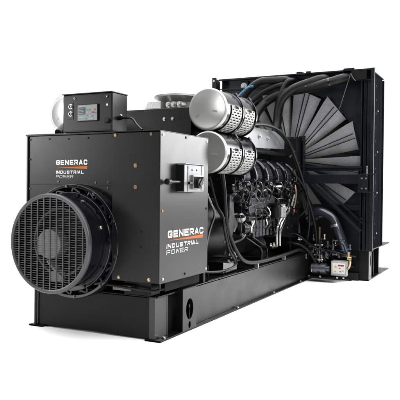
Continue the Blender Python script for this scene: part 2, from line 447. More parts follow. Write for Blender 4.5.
MB().tube([(-1.0,3.60,2.33),(-.95,3.70,2.45),(-.84,3.74,2.555),(-.76,3.76,2.58)],.014,10,8).build('blue_sleeve','blue',root,label='bright blue sleeve on the hose beside the air cleaner')
MB().tube([(-.9,3.8,2.3),(-.75,3.86,2.45),(-.6,3.88,2.54),(-.4,3.9,2.60),(-.3,4.17,2.63)],.034,12,8).build('vent_hose','rubber',root)
for a in ((-.05,3.9,2.53),(.25,3.9,2.585)):
    MB().lathe(V(a)-V((.012,0,.004)),(1,0,.25),[(0,.063),(0,.066),(.022,.066),(.022,.063)],20).build('hose_clamp','gloss',h1)
MB().cyl((-.41,3.72,1.80),(-.41,3.72,1.90),.022,.018).build('pipe_fitting','steel',root)
# lower elbow hose
eh = MB().tube([(-.05,4.05,.80),(.10,3.95,.90),(.24,3.93,.865),(.325,3.93,.78),(.38,3.93,.65),(.43,3.95,.50),(.475,3.98,.36)],.058,20,8).build('elbow_hose','hosegloss',root)
MB().lathe((.335,3.93,.745),(.25,0,-1),[(0,.060),(0,.067),(.035,.067),(.035,.060)],24).build('hose_clamp','steel',eh)
MB().lathe((.455,3.965,.42),(.3,.05,-1),[(0,.060),(0,.067),(.012,.067),(.012,.060)],24).build('hose_clamp','blue',eh)

# block heater group at the radiator foot
ht = MB().lathe((.06,3.80,.17),(1,0,0),[(0,0),(0,.05),(.02,.065),(.09,.065),(.09,.055),(.13,.055),(.13,.068),(.20,.068),(.20,.04),(.24,.04),(.24,0)],28)
heater = ht.build('block_heater','heater',root)
MB().lathe((.075,3.80,.17),(1,0,0),[(0,.066),(0,.070),(.012,.070),(.012,.066)],28).build('band_clamp','bolt',heater)
MB().box(.02,.40,3.74,3.92,.055,.068).build('mounting_tray','frame',heater,.002)
for x in (.05,.20,.42,.5): MB().bolt((x,3.735,.075),(0,-1,0),.009,.02).build('tray_bolt','bolt',heater)
MB().box(.02,.60,3.735,3.76,.045,.060).build('tray_edge','frame',heater,.002)
cb = MB().box(.315,.515,3.82,3.90,.085,.275).build('control_box','label',heater,.006,label='pale grey heater control box with warning label')
f2 = lambda u, v, t: (.315+u, 3.82-t, .085+v)
MB().prism([(.02,.03),(.18,.03),(.18,.165),(.02,.165)],f2,.0004,.001).build('sticker','white',heater)
MB().prism([(.04,.105),(.08,.105),(.06,.14)],f2,.0015,.002).build('warning_triangle','yellow',heater)
MB().prism([(.09,.125),(.165,.125),(.165,.145),(.09,.145)],f2,.0015,.002).build('warning_stripe','red',heater)
for u, v, c in ((.04,.05,'yellow'),(.11,.05,'orange'),(.10,.09,'greybox'),(.14,.06,'yellow')):
    MB().prism([(u,v),(u+.025,v),(u+.025,v+.015),(u,v+.015)],f2,.0015,.002).build('sticker_mark',c,heater)
MB().box(.33,.50,3.85,3.88,.275,.285).build('box_lid','greybox',heater,.003)
MB().tube([(.43,3.90,.34),(.50,3.84,.345),(.545,3.83,.33),(.555,3.83,.25),(.53,3.84,.19),(.50,3.88,.18)],.017,12,6).build('copper_pipe','brass',heater)
MB().cyl((.525,3.83,.32),(.575,3.83,.32),.026).cyl((.53,3.83,.40),(.535,3.83,.30),.02).build('brass_elbow','brass',heater)
MB().box(-.02,.63,4.10,4.14,.925,.995).build('rear_beam','radpaint',rad,.003)
r3 = random.Random(5)
for k in range(34):
    x, z = r3.uniform(-.05,.55), r3.uniform(.20,.55)
    if x > .30 and z < .30: continue
    y = r3.uniform(3.84,4.05); a = r3.choice(((1,0,0),(0,0,1),(0,0,1)))
    MB().lathe((x,y,z),a,[(0,0),(0,.018),(.015,.018),(.015,.011),(.05,.011),(.05,.017),(.065,.017),(.065,0)],8).build('heater_fitting',r3.choice(('engine','heater','engine','gloss','bolt')),heater)
for k in range(9):
    x, z = r3.uniform(-.05,.45), r3.uniform(.22,.50); y = r3.uniform(3.86,4.0)
    MB().tube([(x,y,z),(x+r3.uniform(-.1,.15),y,z+r3.uniform(-.05,.08)),(x+r3.uniform(-.1,.2),y+.02,z+r3.uniform(-.12,.05)),(x+.1,4.1,z-.1)],.008,8,5).build('heater_line','rubber',heater)
# valve stack + brass strip
vs = MB().tube([(.15,3.85,.24),(.15,3.85,.52)],.016,10,0).build('valve_stack','engine_grey',heater)
for z in (.27,.33,.41,.46): 
    MB().lathe((.15,3.85,z),(0,0,1),[(0,0),(0,.034),(.02,.034),(.02,0)],6).build('valve_nut','cast' if z != .33 else 'engine_grey',heater)
    MB().bolt((.11,3.82,z+.01),(-1,0,0),.012,.02).build('valve_bolt','bolt',heater); MB().bolt((.19,3.82,z+.01),(1,0,0),.012,.02).build('valve_bolt','bolt',heater)
MB().box(.145,.165,3.83,3.85,.53,.70).build('brass_strip','brass',heater,.002)
for pts, r in (([(.07,3.8,.45),(.15,3.8,.42),(.30,3.85,.40),(.45,3.9,.36),(.60,3.95,.33)],.010),
               ([(.2,3.8,.42),(.28,3.78,.48),(.33,3.8,.43),(.29,3.8,.34),(.22,3.8,.30)],.008),
               ([(.16,3.8,.55),(.20,3.78,.38),(.25,3.8,.27)],.010),
               ([(-.2,3.6,.5),(-.05,3.62,.48),(.05,3.7,.40),(.12,3.78,.25)],.018),
               ([(-.3,3.7,.62),(-.1,3.7,.60),(.02,3.75,.50),(.10,3.85,.44)],.014)):
    MB().tube(pts, r, 8, 6).build('heater_line','rubber',heater)
for z,x in ((.50,.27),(.47,.34),(.36,.25)): MB().cyl((x,3.8,z-.05),(x,3.8,z+.03),.022).build('sensor','engine',heater)

# ================= alternator
AC = (-.805, .755)
alt = MB().lathe((AC[0],.06,AC[1]),(0,1,0),[(0,0),(0,.44),(.15,.46),(.5,.46),(1.5,.46),(1.75,.50),(1.95,.50),(1.95,0)],72).build('alternator','paint',root)
# cast end bracket
eb = MB()
eb.lathe((AC[0],-.07,AC[1]),(0,1,0),[(0,.435),(-.012,.44),(-.012,.462),(0,.468),(.12,.468),(.12,.435)],96,True)
eb.lathe((AC[0],-.10,AC[1]),(0,1,0),[(0,.365),(0,.400),(.012,.405),(.16,.405),(.16,.365)],96,True)
endb = eb.build('end_bracket','gloss',alt,.003)
for i in range(32):
    a0 = 2*PI*i/32; a1 = a0 + 2*PI/32*(.85 if i % 2 else -.1); ra, rb_ = .403, .437
    MB().bar((AC[0]+ra*math.cos(a0),-.045,AC[1]+ra*math.sin(a0)),(AC[0]+rb_*math.cos(a1),-.045,AC[1]+rb_*math.sin(a1)),.016,.05,(0,1,0)).build('bracket_rib','lug',alt,.003)
MB().lathe((AC[0],.02,AC[1]),(0,1,0),[(0,.36),(0,.45),(.01,.45)],72).build('bracket_floor','dark',alt)
for i in range(20):
    th = 2*PI*(i+.3)/20; c, s_ = math.cos(th), math.sin(th)
    if i % 2 == 0: MB().bolt((AC[0]+.384*c,-.10,AC[1]+.384*s_),(0,-1,0),.013,.014).build('bracket_bolt','gloss',alt)
    else: MB().bolt((AC[0]+.45*c,-.082,AC[1]+.45*s_),(0,-1,0),.011,.012).build('bracket_bolt','engine_grey',alt)
for i in range(26):
    th = 2*PI*(i+.1)/26 ; c, s_ = math.cos(th), math.sin(th); t2 = th + .10
    MB().tube([(AC[0]+.415*c,-.05,AC[1]+.415*s_),(AC[0]+.432*math.cos(t2),-.03,AC[1]+.432*math.sin(t2)),(AC[0]+.428*math.cos(t2+.08),0,AC[1]+.428*math.sin(t2+.08))],.006,6,3).build('winding_lead','engine_grey',alt)
# drum
MB().lathe((AC[0],-.34,AC[1]),(0,1,0),[(0,.384),(.02,.386),(.02,.372),(.24,.366),(.28,.380)],96).build('fan_drum','gloss',alt)
for th in (20,62): 
    t_ = math.radians(th); MB().bolt((AC[0]+.372*math.cos(t_),-.15,AC[1]+.372*math.sin(t_)),(math.cos(t_),0,math.sin(t_)),.014,.012).build('drum_bolt','bolt',alt)
MB().lathe((AC[0],-.20,AC[1]),(0,1,0),[(0,0),(0,.365)],64).build('drum_back','dark',alt)
# what shows through the grille: bearing hub, slinger ring, duct
MB().lathe((AC[0]-.05,-.29,AC[1]-.01),(0,1,0),[(0,0),(0,.115),(.01,.12),(.09,.12)],40).build('bearing_hub','hub',alt)
MB().lathe((AC[0]+.05,-.26,AC[1]+.01),(0,1,0),[(0,.25),(-.01,.255),(-.01,.268),(0,.272),(.06,.272)],56).build('slinger_ring','grille',alt)
lv = MB(); lv.box(AC[0]-.04,AC[0]+.10,-.285,-.27,AC[1]-.30,AC[1]-.22).bar((AC[0]-.05,-.28,AC[1]-.14),(AC[0]+.10,-.28,AC[1]-.27),.02,.07,(0,1,0))
lv.build('terminal_cover','hub',alt,.004)
MB().box(AC[0]-.17,AC[0]-.14,-.285,-.27,AC[1]-.10,AC[1]+.03).build('terminal_cover','hub',alt,.004)
# grille: pressed plate -> rim, bars, wires
GR = .392
g = MB().lathe((AC[0],-.352,AC[1]),(0,1,0),[(.012,.358),(0,.360),(-.002,.364),(-.002,.382),(.004,.389),(.014,.392),(.03,.392),(.03,.358)],96,True).build('fan_grille','grille',alt)
gb = MB(); pitch = .0625
for i in range(-5, 6):
    x = i*pitch+.012; h = math.sqrt(max(0,.362**2-x*x))
    if h > .03: gb.box(AC[0]+x-.0045,AC[0]+x+.0045,-.352,-.345,AC[1]-h,AC[1]+h)
gb.build('grille_bar','grille',alt)
gw = MB()
for j in range(-19, 20):
    z = j*.0182; w = math.sqrt(max(0,.362**2-z*z))
    if w > .02: gw.box(AC[0]-w,AC[0]+w,-.3445,-.341,AC[1]+z-.0021,AC[1]+z+.0021)
gw.build('grille_wire','grille',alt)
# alternator feet and plate under it
MB().box(-1.15,-.46,.10,1.4,.30,.347).box(-1.0,-.6,.15,1.2,.347,.42).build('alternator_foot','frame',alt,.004)

# ================= left terminal housing
X0, X1, ZT = -1.337, -.41, 1.640
hs = MB(); hs.box(X0,X1,.004,1.0,.62,ZT-.012)
house = hs.build('terminal_housing','satin',root,.004)
MB().box(X0-.012,X1,-.012,1.0,ZT-.011,ZT+.003).build('top_lid','paint',house,.002)
MB().box(X0,X0+.012,-.010,.003,.62,ZT-.012).box(X0+.02,X1,-.002,.003,1.215,1.2185).build('folded_edge','satin',house,.001)
for x, z in ((X0+.03,1.60),(X0+.03,1.43),(X0+.03,1.18),(-1.10,1.60),(-.90,1.595),(-.70,1.60),(-.46,1.60),(-1.0,1.24),(-.62,1.235),(-.5,1.235),(-.5,1.19),(-.55,1.16)):
    MB().bolt((x,.003,z),(0,-1,0),.007,.006).build('panel_screw','paint' if z > 1.24 else 'engine_grey',house)
fA = lambda u, v, t: (u, .003-t, v)
tx = MB(); write(tx,'GENERAC',fA,-1.026,1.380,.322,.042,.0105,gap=.24)
tx.build('brand_lettering','white',house,smooth=False)
MB().prism([(-1.026,1.357),(-.704,1.369),(-.704,1.346)],fA,.0008,.0014).build('brand_swoosh','orange',house,smooth=False)
tx = MB(); write(tx,'INDUSTRIAL',fA,-1.028,1.306,.288,.027,.0066,slant=.12,gap=.26); tx.build('sub_lettering','white',house,smooth=False)
tx = MB(); write(tx,'POWER',fA,-1.028,1.270,.180,.026,.0036,slant=.12,gap=.28); tx.build('sub_lettering','white',house,smooth=False)

# ================= right junction box
jb = MB().box(-.404,.025,-.078,.744,.469,1.624).build('junction_box','satin',root,.004)
MB().box(.0255,.032,-.080,.748,.466,1.628).build('side_cover','cover',jb,.002)
MB().box(-.404,.030,-.09,.75,1.6285,1.634).build('box_lid','paint',jb,.001)
for x, z, r in ((-.375,1.605,.010),(-.05,1.605,.010),(-.188,1.367,.013),(-.187,1.201,.013),(-.335,.495,.010),(-.06,.495,.011)):
    MB().bolt((x,-.079,z),(0,-1,0),r,.008).build('box_bolt','brass',jb)
for x, z in ((-.134,.857),(-.135,.74)): MB().bolt((x,-.079,z),(0,-1,0),.006,.004).build('box_screw','paint',jb)
for y, z, q in ((-.045,1.600,'brass'),(.33,1.606,'paint'),(.715,1.600,'bolt'),(-.045,1.02,'brass'),(.715,1.02,'paint'),(-.03,.50,'bolt'),(.33,.50,'paint'),(.715,.50,'bolt')):
    MB().bolt((.0325,y,z),(1,0,0),.009,.006).build('cover_bolt',q,jb)
fB = lambda u, v, t: (.0325+t, u, v)
tx = MB(); write(tx,'GENERAC',fB,.040,.808,.620,.057,.0145,gap=.24)
# the lettering rises slightly along the panel as printed
tx.build('brand_lettering','white',jb,smooth=False)
MB().prism([(.055,.789),(.655,.802),(.655,.774)],fB,.0008,.0014).build('brand_swoosh','orange',jb,smooth=False)
tx = MB(); write(tx,'INDUSTRIAL',fB,.020,.727,.545,.036,.0095,slant=.2,gap=.26); tx.build('sub_lettering','white',jb,smooth=False)
tx = MB(); write(tx,'POWER',fB,.018,.680,.355,.035,.0055,slant=.2,gap=.28); tx.build('sub_lettering','white',jb,smooth=False)
# breaker switch box
sw = MB().box(.033,.100,.180,.520,1.165,1.385).build('breaker_enclosure','greybox',jb,.006)
MB().box(.034,.099,.172,.1795,1.170,1.380).build('enclosure_shade','dark',jb,.001)  # dark plate paints shade onto this side of the grey enclosure
MB().box(.036,.112,.180,.530,1.3855,1.392).build('rain_lip','greybox',jb,.002)
MB().box(.1005,.106,.235,.250,1.17,1.375).build('door_edge','greybox',jb,.002); MB().box(.1005,.104,.475,.52,1.175,1.38).build('door_hinge','greybox',jb,.002)
MB().box(.1005,.128,.285,.435,1.19,1.302).build('handle_recess','steel',jb,.004)
MB().box(.1285,.131,.292,.428,1.194,1.290).build('handle_well','dark',jb)
MB().cyl((.125,.355,1.236),(.155,.355,1.236),.038).bar((.15,.34,1.22),(.15,.41,1.278),.028,.025,(1,0,0)).build('rotary_handle','paint',jb,.002)
MB().bolt((.104,.46,1.237),(1,0,0),.014,.02).build('door_latch','paint',jb)
for y in (.31,.39): MB().bolt((.1005,y,1.342),(1,0,0),.006,.004).build('door_screw','paint',jb)
MB().cyl((.07,.172,1.245),(.07,-.02,1.245),.013).cyl((.07,.0,1.245),(.07,-.045,1.245),.024).build('conduit_knob','paint',jb,.003)
MB().tube([(.12,.22,1.237),(.12,.29,1.237)],.012,8,0).build('latch_shaft','paint',jb)
# support brackets beneath the box
MB().box(-.35,-.10,.02,.16,.35,.468).box(-.02,-.012,.0,.02,.40,.466).build('support_bracket','frame',jb,.003)
MB().box(-.42,-.25,-.04,.02,.385,.430).build('support_clip','engine_grey',jb,.004)
MB().tube([(-.60,-.02,.43),(-.40,-.05,.42),(-.1,-.03,.40),(.0,.05,.41)],.010,8).build('ground_cable','rubber',jb)
MB().box(-.03,-.02,.1,.7,.38,.46).build('support_bracket','dark',jb,.003)

# ================= control panel
CX0, CX1, CZ0, CZ1 = -.954, -.461, 1.648, 1.958
cp = MB().box(CX0,CX1,-.0,.215,CZ0,CZ1).build('control_panel','paint',root,.005)
MB().box(CX0-.006,CX1+.004,-.012,.22,CZ1+.0005,CZ1+.008).build('panel_hood','paint',cp,.002)
MB().box(CX0+.01,CX1-.012,-.003,-.0005,CZ0+.012,CZ1-.01).build('panel_face','satin',cp,.001)
fC = lambda u, v, t: (u, -.004-t, v)
MB().box(-.797,-.592,-.016,-.0035,1.733,1.872).build('controller_bezel','paint',cp,.004)
sc = MB().box(-.791,-.598,-.019,-.0165,1.739,1.866).build('controller_face','face',cp,.003,label='grey controller face with small screen and keys')
MB().box(-.780,-.712,-.021,-.0195,1.788,1.846).build('display_screen','lcd',cp,.001)
for i in range(4): MB().box(-.775,-.73,-.0216,-.0212,1.797+i*.012,1.801+i*.012).build('display_row','greybox',cp)
for u, v, q, w in ((-.700,1.825,'green',.016),(-.675,1.825,'green',.016),(-.650,1.825,'greybox',.016),(-.625,1.825,'red',.016),(-.700,1.803,'greybox',.016),(-.675,1.803,'greybox',.016),(-.650,1.803,'red',.02),(-.622,1.800,'red',.018),(-.700,1.778,'green',.016),(-.675,1.776,'greybox',.016),(-.65,1.776,'blue',.016),(-.775,1.765,'greybox',.05),(-.715,1.755,'blue',.02),(-.68,1.752,'greybox',.05)):
    MB().box(u,u+w,-.021,-.0195,v-.006,v+.006).build('key_button',q,cp,.001)
MB().box(-.775,-.70,-.0205,-.0192,1.852,1.858).build('controller_stripe','greybox',cp)
for z in (1.86,1.80):
    kk = MB().lathe((-.872,-.003,z),(0,-1,0),[(0,.021),(.004,.021),(.004,.015),(.018,.012),(.018,0)],20).build('selector_switch','steel',cp)
    MB().box(-.875,-.869,-.026,-.0215,z-.010,z+.010).build('switch_lever','paint',cp)
MB().box(-.905,-.842,-.0065,-.0035,1.755,1.892).build('switch_plate','satin',cp,.001)
kn = MB().lathe((-.508,-.003,1.731),(0,-1,0),[(0,.020),(.012,.022),(.020,.016),(.020,0)],24).build('stop_button','paint',cp)
for x, z in ((-.832,1.925),(-.510,1.925)): MB().lathe((x,-.003,z),(0,-1,0),[(0,.013),(.006,.012),(.006,0)],16).build('panel_lock','engine_grey',cp)
MB().box(-.516,-.502,-.005,-.0035,1.852,1.868).build('indicator','white',cp)
MB().lathe((CX1,.10,1.76),(1,0,0),[(0,.018),(.03,.018),(.03,.012),(.045,.012),(.045,0)],16).build('cable_gland','paint',cp)
MB().tube([(CX1+.03,.10,1.76),(-.33,.08,1.75),(-.24,.02,1.69),(-.17,-.02,1.645)],.008,8).build('panel_cable','rubber',cp)
MB().bolt((CX1,.12,1.785),(1,0,0),.008,.01).build('gland_nut','bolt',cp)
MB().tube([(CX0,.1,1.85),(-1.02,.15,1.80),(-1.04,.15,1.68)],.02,10).build('side_cable','rubber',cp)

# ================= exhaust / intake crossover behind the boxes
dk = MB().box(-1.30,-.26,.98,1.32,1.60,1.945).build('crossover_duct','paint',root,.004)
for x in (-.545,-.455): MB().bolt((x,.98,1.845),(0,-1,0),.013,.012).build('duct_bolt','bolt',dk)
MB().box(-.95,-.30,.66,.98,1.60,1.66).build('duct_shelf','paint',dk,.004)
# bell-shaped outlet
bw = MB().lathe((-.73,1.62,2.03),(0,0,1),[(-.12,.12),(-.02,.14),(.05,.17),(.085,.245),(.10,.265),(.118,.262),(.118,.235),(.09,.20),(.02,.14)],56).build('exhaust_outlet','cast',root,label='pale silver bell-shaped exhaust outlet')
for x, y in ((-.66,1.36),(-.60,1.37),(-.72,1.36)):
    MB().cyl((x,y+.10,2.04),(x,y,2.035),.030).bolt((x,y,2.035),(0,-1,0),.018,.018).build('outlet_stud','cast',bw)
MB().lathe((-.45,1.75,2.02),(0,0,1),[(-.1,.10),(0,.13),(.06,.17),(.07,.15)],40).build('outlet_shoulder','cast',bw)
MB().prism([(-.99,2.00),(-.80,2.00),(-.80,2.075),(-.95,2.075)],lambda u,v,t:(u,1.35+t,v),0,.25).build('outlet_flap','cast',bw,.006)

# ================= air cleaners
def air_cleaner(cx, cz, y=.9, R=.187, L=1.05, guard=True):
    b = MB().lathe((cx,y,cz),(0,1,0),[(.006,R),(.33,R),(.335,R+.010),(.365,R+.010),(.37,R-.002),(.66,R-.002),(.665,R+.010),(.70,R+.010),(.705,R-.004),(.72,R-.012)],96)
    o = b.build('air_cleaner','chrome',root)
    MB().lathe((cx,y,cz),(0,1,0),[(-.010,0),(-.010,R-.03),(-.014,R-.022),(-.014,R-.008),(-.006,R+.003),(.012,R+.005),(.018,R)],96).build('end_cap','disc',o)
    for k in range(3): MB().box(cx-R-.001+.0*k,cx-R+.001,y+.1+k*.22,y+.2+k*.22,cz-.03,cz+.03).build('side_plate','steel',o)
    for yy in (.34,.67):
        MB().lathe((cx,y+yy,cz),(0,1,0),[(0,R+.011),(0,R+.016),(.022,R+.016),(.022,R+.011)],96).build('band_clamp','gloss',o)
        MB().cyl((cx+R*.72,y+yy+.01,cz+R*.80),(cx+R*.60,y+yy+.01,cz+R*.96),.014).build('clamp_latch','gloss',o)
    MB().lathe((cx,y,cz),(0,1,0),[(.721,R-.014),(.735,R-.04),(.745,.09),(.95,.085),(.95,0)],96).build('outlet_neck','paint',o)
    if guard:
        for ya, yb in ((.09,.32),(.40,.64)):
            n_ = 20; lb = MB()
            for k in range(n_+1):
                th = math.radians(-76 + 89*k/n_)
                lb.v += [(cx+(R+.003)*math.cos(th), y+ya-.003, cz+(R+.003)*math.sin(th)), (cx+(R+.003)*math.cos(th), y+yb+.003, cz+(R+.003)*math.sin(th))]
            for k in range(n_): lb.face((2*k, 2*k+1, 2*k+3, 2*k+2))
            lb.build('slot_shade','dark',o)  # dark sheet added under the guard so its slots read as shaded
            g = MB(); na, nl = 36, 24; a0, a1 = math.radians(-75), math.radians(12)
            rr = R+.006; idx = {}
            dense = lambda j: ya + (yb-ya)*j/nl
            def vid(i, j):
                if (i, j) not in idx:
                    th = a0 + (a1-a0)*i/na
                    stag = 0
                    idx[(i,j)] = len(g.v); g.v.append((cx+rr*math.cos(th), y+dense(j)+stag, cz+rr*math.sin(th)))
                return idx[(i,j)]
            for i in range(na):
                for j in range(nl):
                    row = i//2
                    if i > na-4 and (j//8) == 1: continue
                    if i % 3 == 1 and (j + ((i//3) % 2)*4) % 8 in (0, 1, 2, 3, 4) and 0 < j < nl-1: continue
                    if i < 2+ (j//4) and False: continue
                    g.face((vid(i,j), vid(i,j+1), vid(i+1,j+1), vid(i+1,j)))
            go = g.build('perforated_guard','guard',o)
            so = go.modifiers.new('thick','SOLIDIFY'); so.thickness = .003; so.offset = 1
    # small stamped marks on the cap
    for ux, uz, rot in ((-.10,-.055,.55),(.07,-.02,-.25)):
        for k in range(4):
            a = V((ux+ (k-1.5)*.013*math.cos(rot), uz+(k-1.5)*.013*math.sin(rot)))
            MB().box(cx+a.x-.0045,cx+a.x+.0045,y-.0115,y-.0102,cz+a.y-.008,cz+a.y+.008).build('stamped_mark','greybox',o)
    return o
air_cleaner(-.048,1.905)
air_cleaner(-.046,1.520, R=.186)
air_cleaner(-1.645,1.935, R=.186, guard=False)
MB().tube([(-1.25,.3,1.68),(-1.28,.5,1.78),(-1.4,.9,1.80)],.035,12).build('breather_hose','rubber',root)
# intake elbows from the cleaners' rear
for z in (1.905,1.52): MB().tube([(-.047,1.8,z),(-.08,1.92,z),(-.25,2.02,z-.02),(-.5,2.02,z-.02)],.08,20).build('intake_elbow','rubber',root)

# ================= engine
eng = MB().box(-1.25,-.36,2.15,3.80,.62,1.45).box(-1.05,-.45,2.2,3.7,.42,.62).build('engine_block','engine',root,.02)
MB().box(-1.0,-.5,2.1,3.85,1.45,1.72).box(-.95,-.55,2.2,3.6,1.72,1.85).build('intake_plenum','engine',eng,.03)
# silver heat shield
hsd = MB().prism([(1.60,1.655),(2.02,1.884),(3.40,1.894),(3.44,1.885),(3.44,1.705),(3.40,1.695),(1.60,1.62)],lambda u,v,t:(-.2+t,u,v),-.02,0).build('heat_shield','shield',eng,.006)
MB().box(-.42,-.2205,1.7,3.42,1.868,1.886).build('shield_top','shield',eng,.005)
for y, z in ((2.55,1.79),(2.82,1.785)): MB().lathe((-.2,y,z),(1,0,0),[(0,.03),(.012,.028),(.012,.014),(.03,.012),(.03,0)],20).build('shield_stud','cast',eng)
for y in (1.9,3.35): MB().bolt((-.2,y,1.85),(1,0,0),.012,.01).build('shield_bolt','bolt',eng)
MB().box(-.30,-.21,1.6,3.6,1.60,1.655).build('manifold_log','engine',eng,.02)
# runners: curved hoods along the bank
for i in range(6):
    y = 1.93 + i*.345
    pr = MB(); prof = []
    for k in range(9):
        th = math.radians(90 - 100*k/8); prof.append((-.32+.24*math.cos(th), 1.31+.24*math.sin(th)))
    inner = [(-.32+.15*math.cos(math.radians(90-100*k/8)), 1.31+.15*math.sin(math.radians(90-100*k/8))) for k in range(9)]
    pr.prism(prof+inner[::-1], lambda u,v,t:(u,t,v), y-.105, y+.105)
    q = pr.build('intake_runner','gloss',eng,.030,segs=4)
    MB().box(-.33,-.16,y-.150,y-.138,1.24,1.42).build('runner_flange','engine',eng,.004)
    MB().tube([(-.105,y-.11,1.43),(-.078,y-.11,1.36),(-.075,y-.11,1.29)],.010,8,4).build('runner_highlight','engine_grey',eng)  # pale tube stands in for the highlight on the hood's curve
    MB().lathe((-.35,y,1.22),(1,0,0),[(0,0),(0,.10),(.14,.10),(.16,.085),(.16,.05),(.19,.045),(.19,0)],24).build('cylinder_head','engine',eng,.004)
    for dy,dz in ((-.11,.07),(.09,.06),(-.10,-.09),(.1,-.08)): MB().bolt((-.20,y+dy,1.22+dz),(1,0,0),.016,.03).build('head_bolt','engine_grey',eng)
    MB().tube([(-.17,y-.05,1.25),(-.12,y,1.20),(-.10,y+.10,1.15),(-.16,y+.16,1.06),(-.2,y+.2,.98)],.008,8).build('fuel_line','engine',eng)
    MB().tube([(-.17,y+.06,1.28),(-.11,y+.10,1.27),(-.12,y+.2,1.20),(-.17,y+.24,1.12)],.008,8).build('fuel_line','engine_grey',eng)
# injection pump rail + misc castings
MB().box(-.36,-.16,2.25,3.0,.98,1.10).box(-.36,-.20,2.3,2.95,.90,.98).build('injection_pump','engine_grey',eng,.02)
MB().prism([(2.12,1.00),(2.62,1.06),(2.66,.99),(2.16,.92)],lambda u,v,t:(-.16+t,u,v),0,.02).build('pump_cover','engine_grey',eng,.006)
for k in range(6): MB().cyl((-.20,2.32+k*.115,1.10),(-.20,2.32+k*.115,1.17),.022).build('pump_union','engine_grey',eng)
# oil filters
for i, y in enumerate((2.86,3.06)):
    MB().lathe((-.10,y,.85),(0,0,1),[(0,0),(0,.045),(.01,.058),(.13,.058),(.14,.05),(.16,.05),(.16,0)],28).build('oil_filter','paint' if i==0 else 'steel',eng)
MB().box(-.2,-.05,2.78,3.15,1.01,1.03).build('filter_bracket','engine',eng,.004)
# coolant pump / gear case at the radiator end
gc = MB().lathe((-.15,3.62,1.02),(1,0,0),[(-.2,0),(-.2,.17),(0,.17),(.02,.14),(.02,.07),(.05,.06),(.05,0)],32).build('water_pump','engine',eng)
MB().box(-1.1,-.25,3.80,3.90,.60,1.60).build('gear_case','engine',eng,.02)
for k in range(7):
    th = 2*PI*k/7; MB().bolt((-.13,3.62+.15*math.cos(th),1.02+.15*math.sin(th)),(1,0,0),.013,.015).build('pump_bolt','engine_grey',eng)
MB().prism([(3.2,.60),(3.9,.55),(3.95,.92),(3.55,.98),(3.3,.85)],lambda u,v,t:(-.20+t,u,v),0,.05).build('side_cover','engine',eng,.012)
# flywheel housing
fh = MB().lathe((-.80,1.90,.98),(0,1,0),[(0,.40),(0,.50),(.04,.52),(.10,.52),(.13,.50),(.30,.47),(.30,.3)],64).build('flywheel_housing','engine',root)
for k in range(28):
    th = 2*PI*k/28; MB().bolt((-.80+.495*math.cos(th),1.90,.98+.495*math.sin(th)),(0,-1,0),.011,.012).build('housing_bolt','engine_grey',fh)
MB().prism([(.62,-.0),(.90,.0),(.90,.10),(.80,.17),(.62,.06)],lambda u,v,t:(-.27+t,1.18+u,.93-v*1.2),0,.03).build('inspection_cover','cast',fh,.01)
MB().lathe((-.22,2.05,.88),(1,-.2,0),[(0,0),(0,.05),(.03,.055),(.06,.03),(.06,0)],20).build('starter_cap','cast',fh)
MB().prism([(1.75,1.12),(1.83,1.14),(1.90,.80),(1.78,.66),(1.62,.64),(1.74,.78)],lambda u,v,t:(-.22+t,u,v),0,.02).build('housing_rim','engine_grey',fh,.006)
MB().tube([(-.15,2.05,.70),(-.15,1.95,.66),(-.15,1.75,.64),(-.15,1.60,.62)],.012,8).build('housing_lip','engine_grey',fh)
# starter + solenoids
MB().cyl((-.22,2.05,.76),(-.22,2.50,.76),.075).cyl((-.16,2.1,.87),(-.16,2.35,.87),.035).build('starter_motor','engine',eng,.004)
# drain pipes pair and vertical pipes
for dx in (0, .055):
    MB().tube([(-.14,3.38+dx*2,.96),(-.14,3.22+dx*2,.86),(-.14,3.06+dx*2,.76),(-.14,3.02+dx*2,.68),(-.14,3.02+dx*2,.50)],.016,10,4).build('drain_pipe','steel',eng)
for y in (2.30,2.40,2.50,2.60,2.72):
    MB().cyl((-.16,y,.66),(-.16,y,.84),.024,seg=14).build('tappet_tube','engine_grey',eng)
MB().cyl((-.06,3.30,.98),(-.06,3.42,1.12),.018).build('dipstick_tube','chrome',eng)
MB().tube([(-.09,3.55,1.25),(-.08,3.56,1.15),(-.09,3.55,1.02),(-.10,3.53,.95)],.012,8).build('sensor_lead','brass',eng)
MB().cyl((-.08,3.48,.90),(-.08,3.48,.94),.012).build('drain_plug','red',eng)
# silver stays near the shield
MB().bar((-.12,3.42,1.60),(-.12,3.62,1.68),.012,.018).build('stay_bar','steel',eng)
MB().bar((-.12,3.60,1.58),(-.12,3.82,1.53),.012,.014).build('stay_bar','steel',eng)

# dense small plumbing over the block face
rnd = random.Random(11)
for k in range(80):
    y = rnd.uniform(1.95,3.75); z = rnd.uniform(.72,1.30); x = -.20 + rnd.uniform(-.06,.09)
    pts = [(x-.1,y,z)]
    px, py, pz = x, y, z
    for s_ in range(rnd.choice((2,3,4))):
        ax = rnd.choice('yzd'); st = rnd.uniform(.05,.20)*rnd.choice((-1,1))
        if ax == 'y': py += st
        elif ax == 'z': pz += st
        else: py += st*.7; pz += abs(st)*-.6
        pz = min(max(pz,.62),1.34); px += rnd.uniform(-.02,.02)
        pts.append((px,py,pz))
    pts.append((px-.12,py,pz))
    MB().tube(pts, rnd.choice((.005,.006,.008,.011,.014)), 8, 4).build('engine_pipe', rnd.choice(('engine','engine_grey','rubber','engine','engine_grey','steel')) if k%9 else 'steel', eng)
for k in range(80):
    y = rnd.uniform(1.95,3.75); z = rnd.uniform(.70,1.32); x = -.30
    w, h, dp = rnd.uniform(.03,.11), rnd.uniform(.03,.09), rnd.uniform(.08,.17)
    if rnd.random() < .5: MB().box(x,x+dp,y-w/2,y+w/2,z-h/2,z+h/2).build('engine_casting', rnd.choice(('engine','engine_grey')), eng, .008)
    else: MB().lathe((x,y,z),(1,0,0),[(0,h*.6),(dp*.8,h*.6),(dp*.8,h*.4),(dp,h*.4),(dp,0)],16).build('engine_boss', rnd.choice(('engine','engine_grey')), eng)
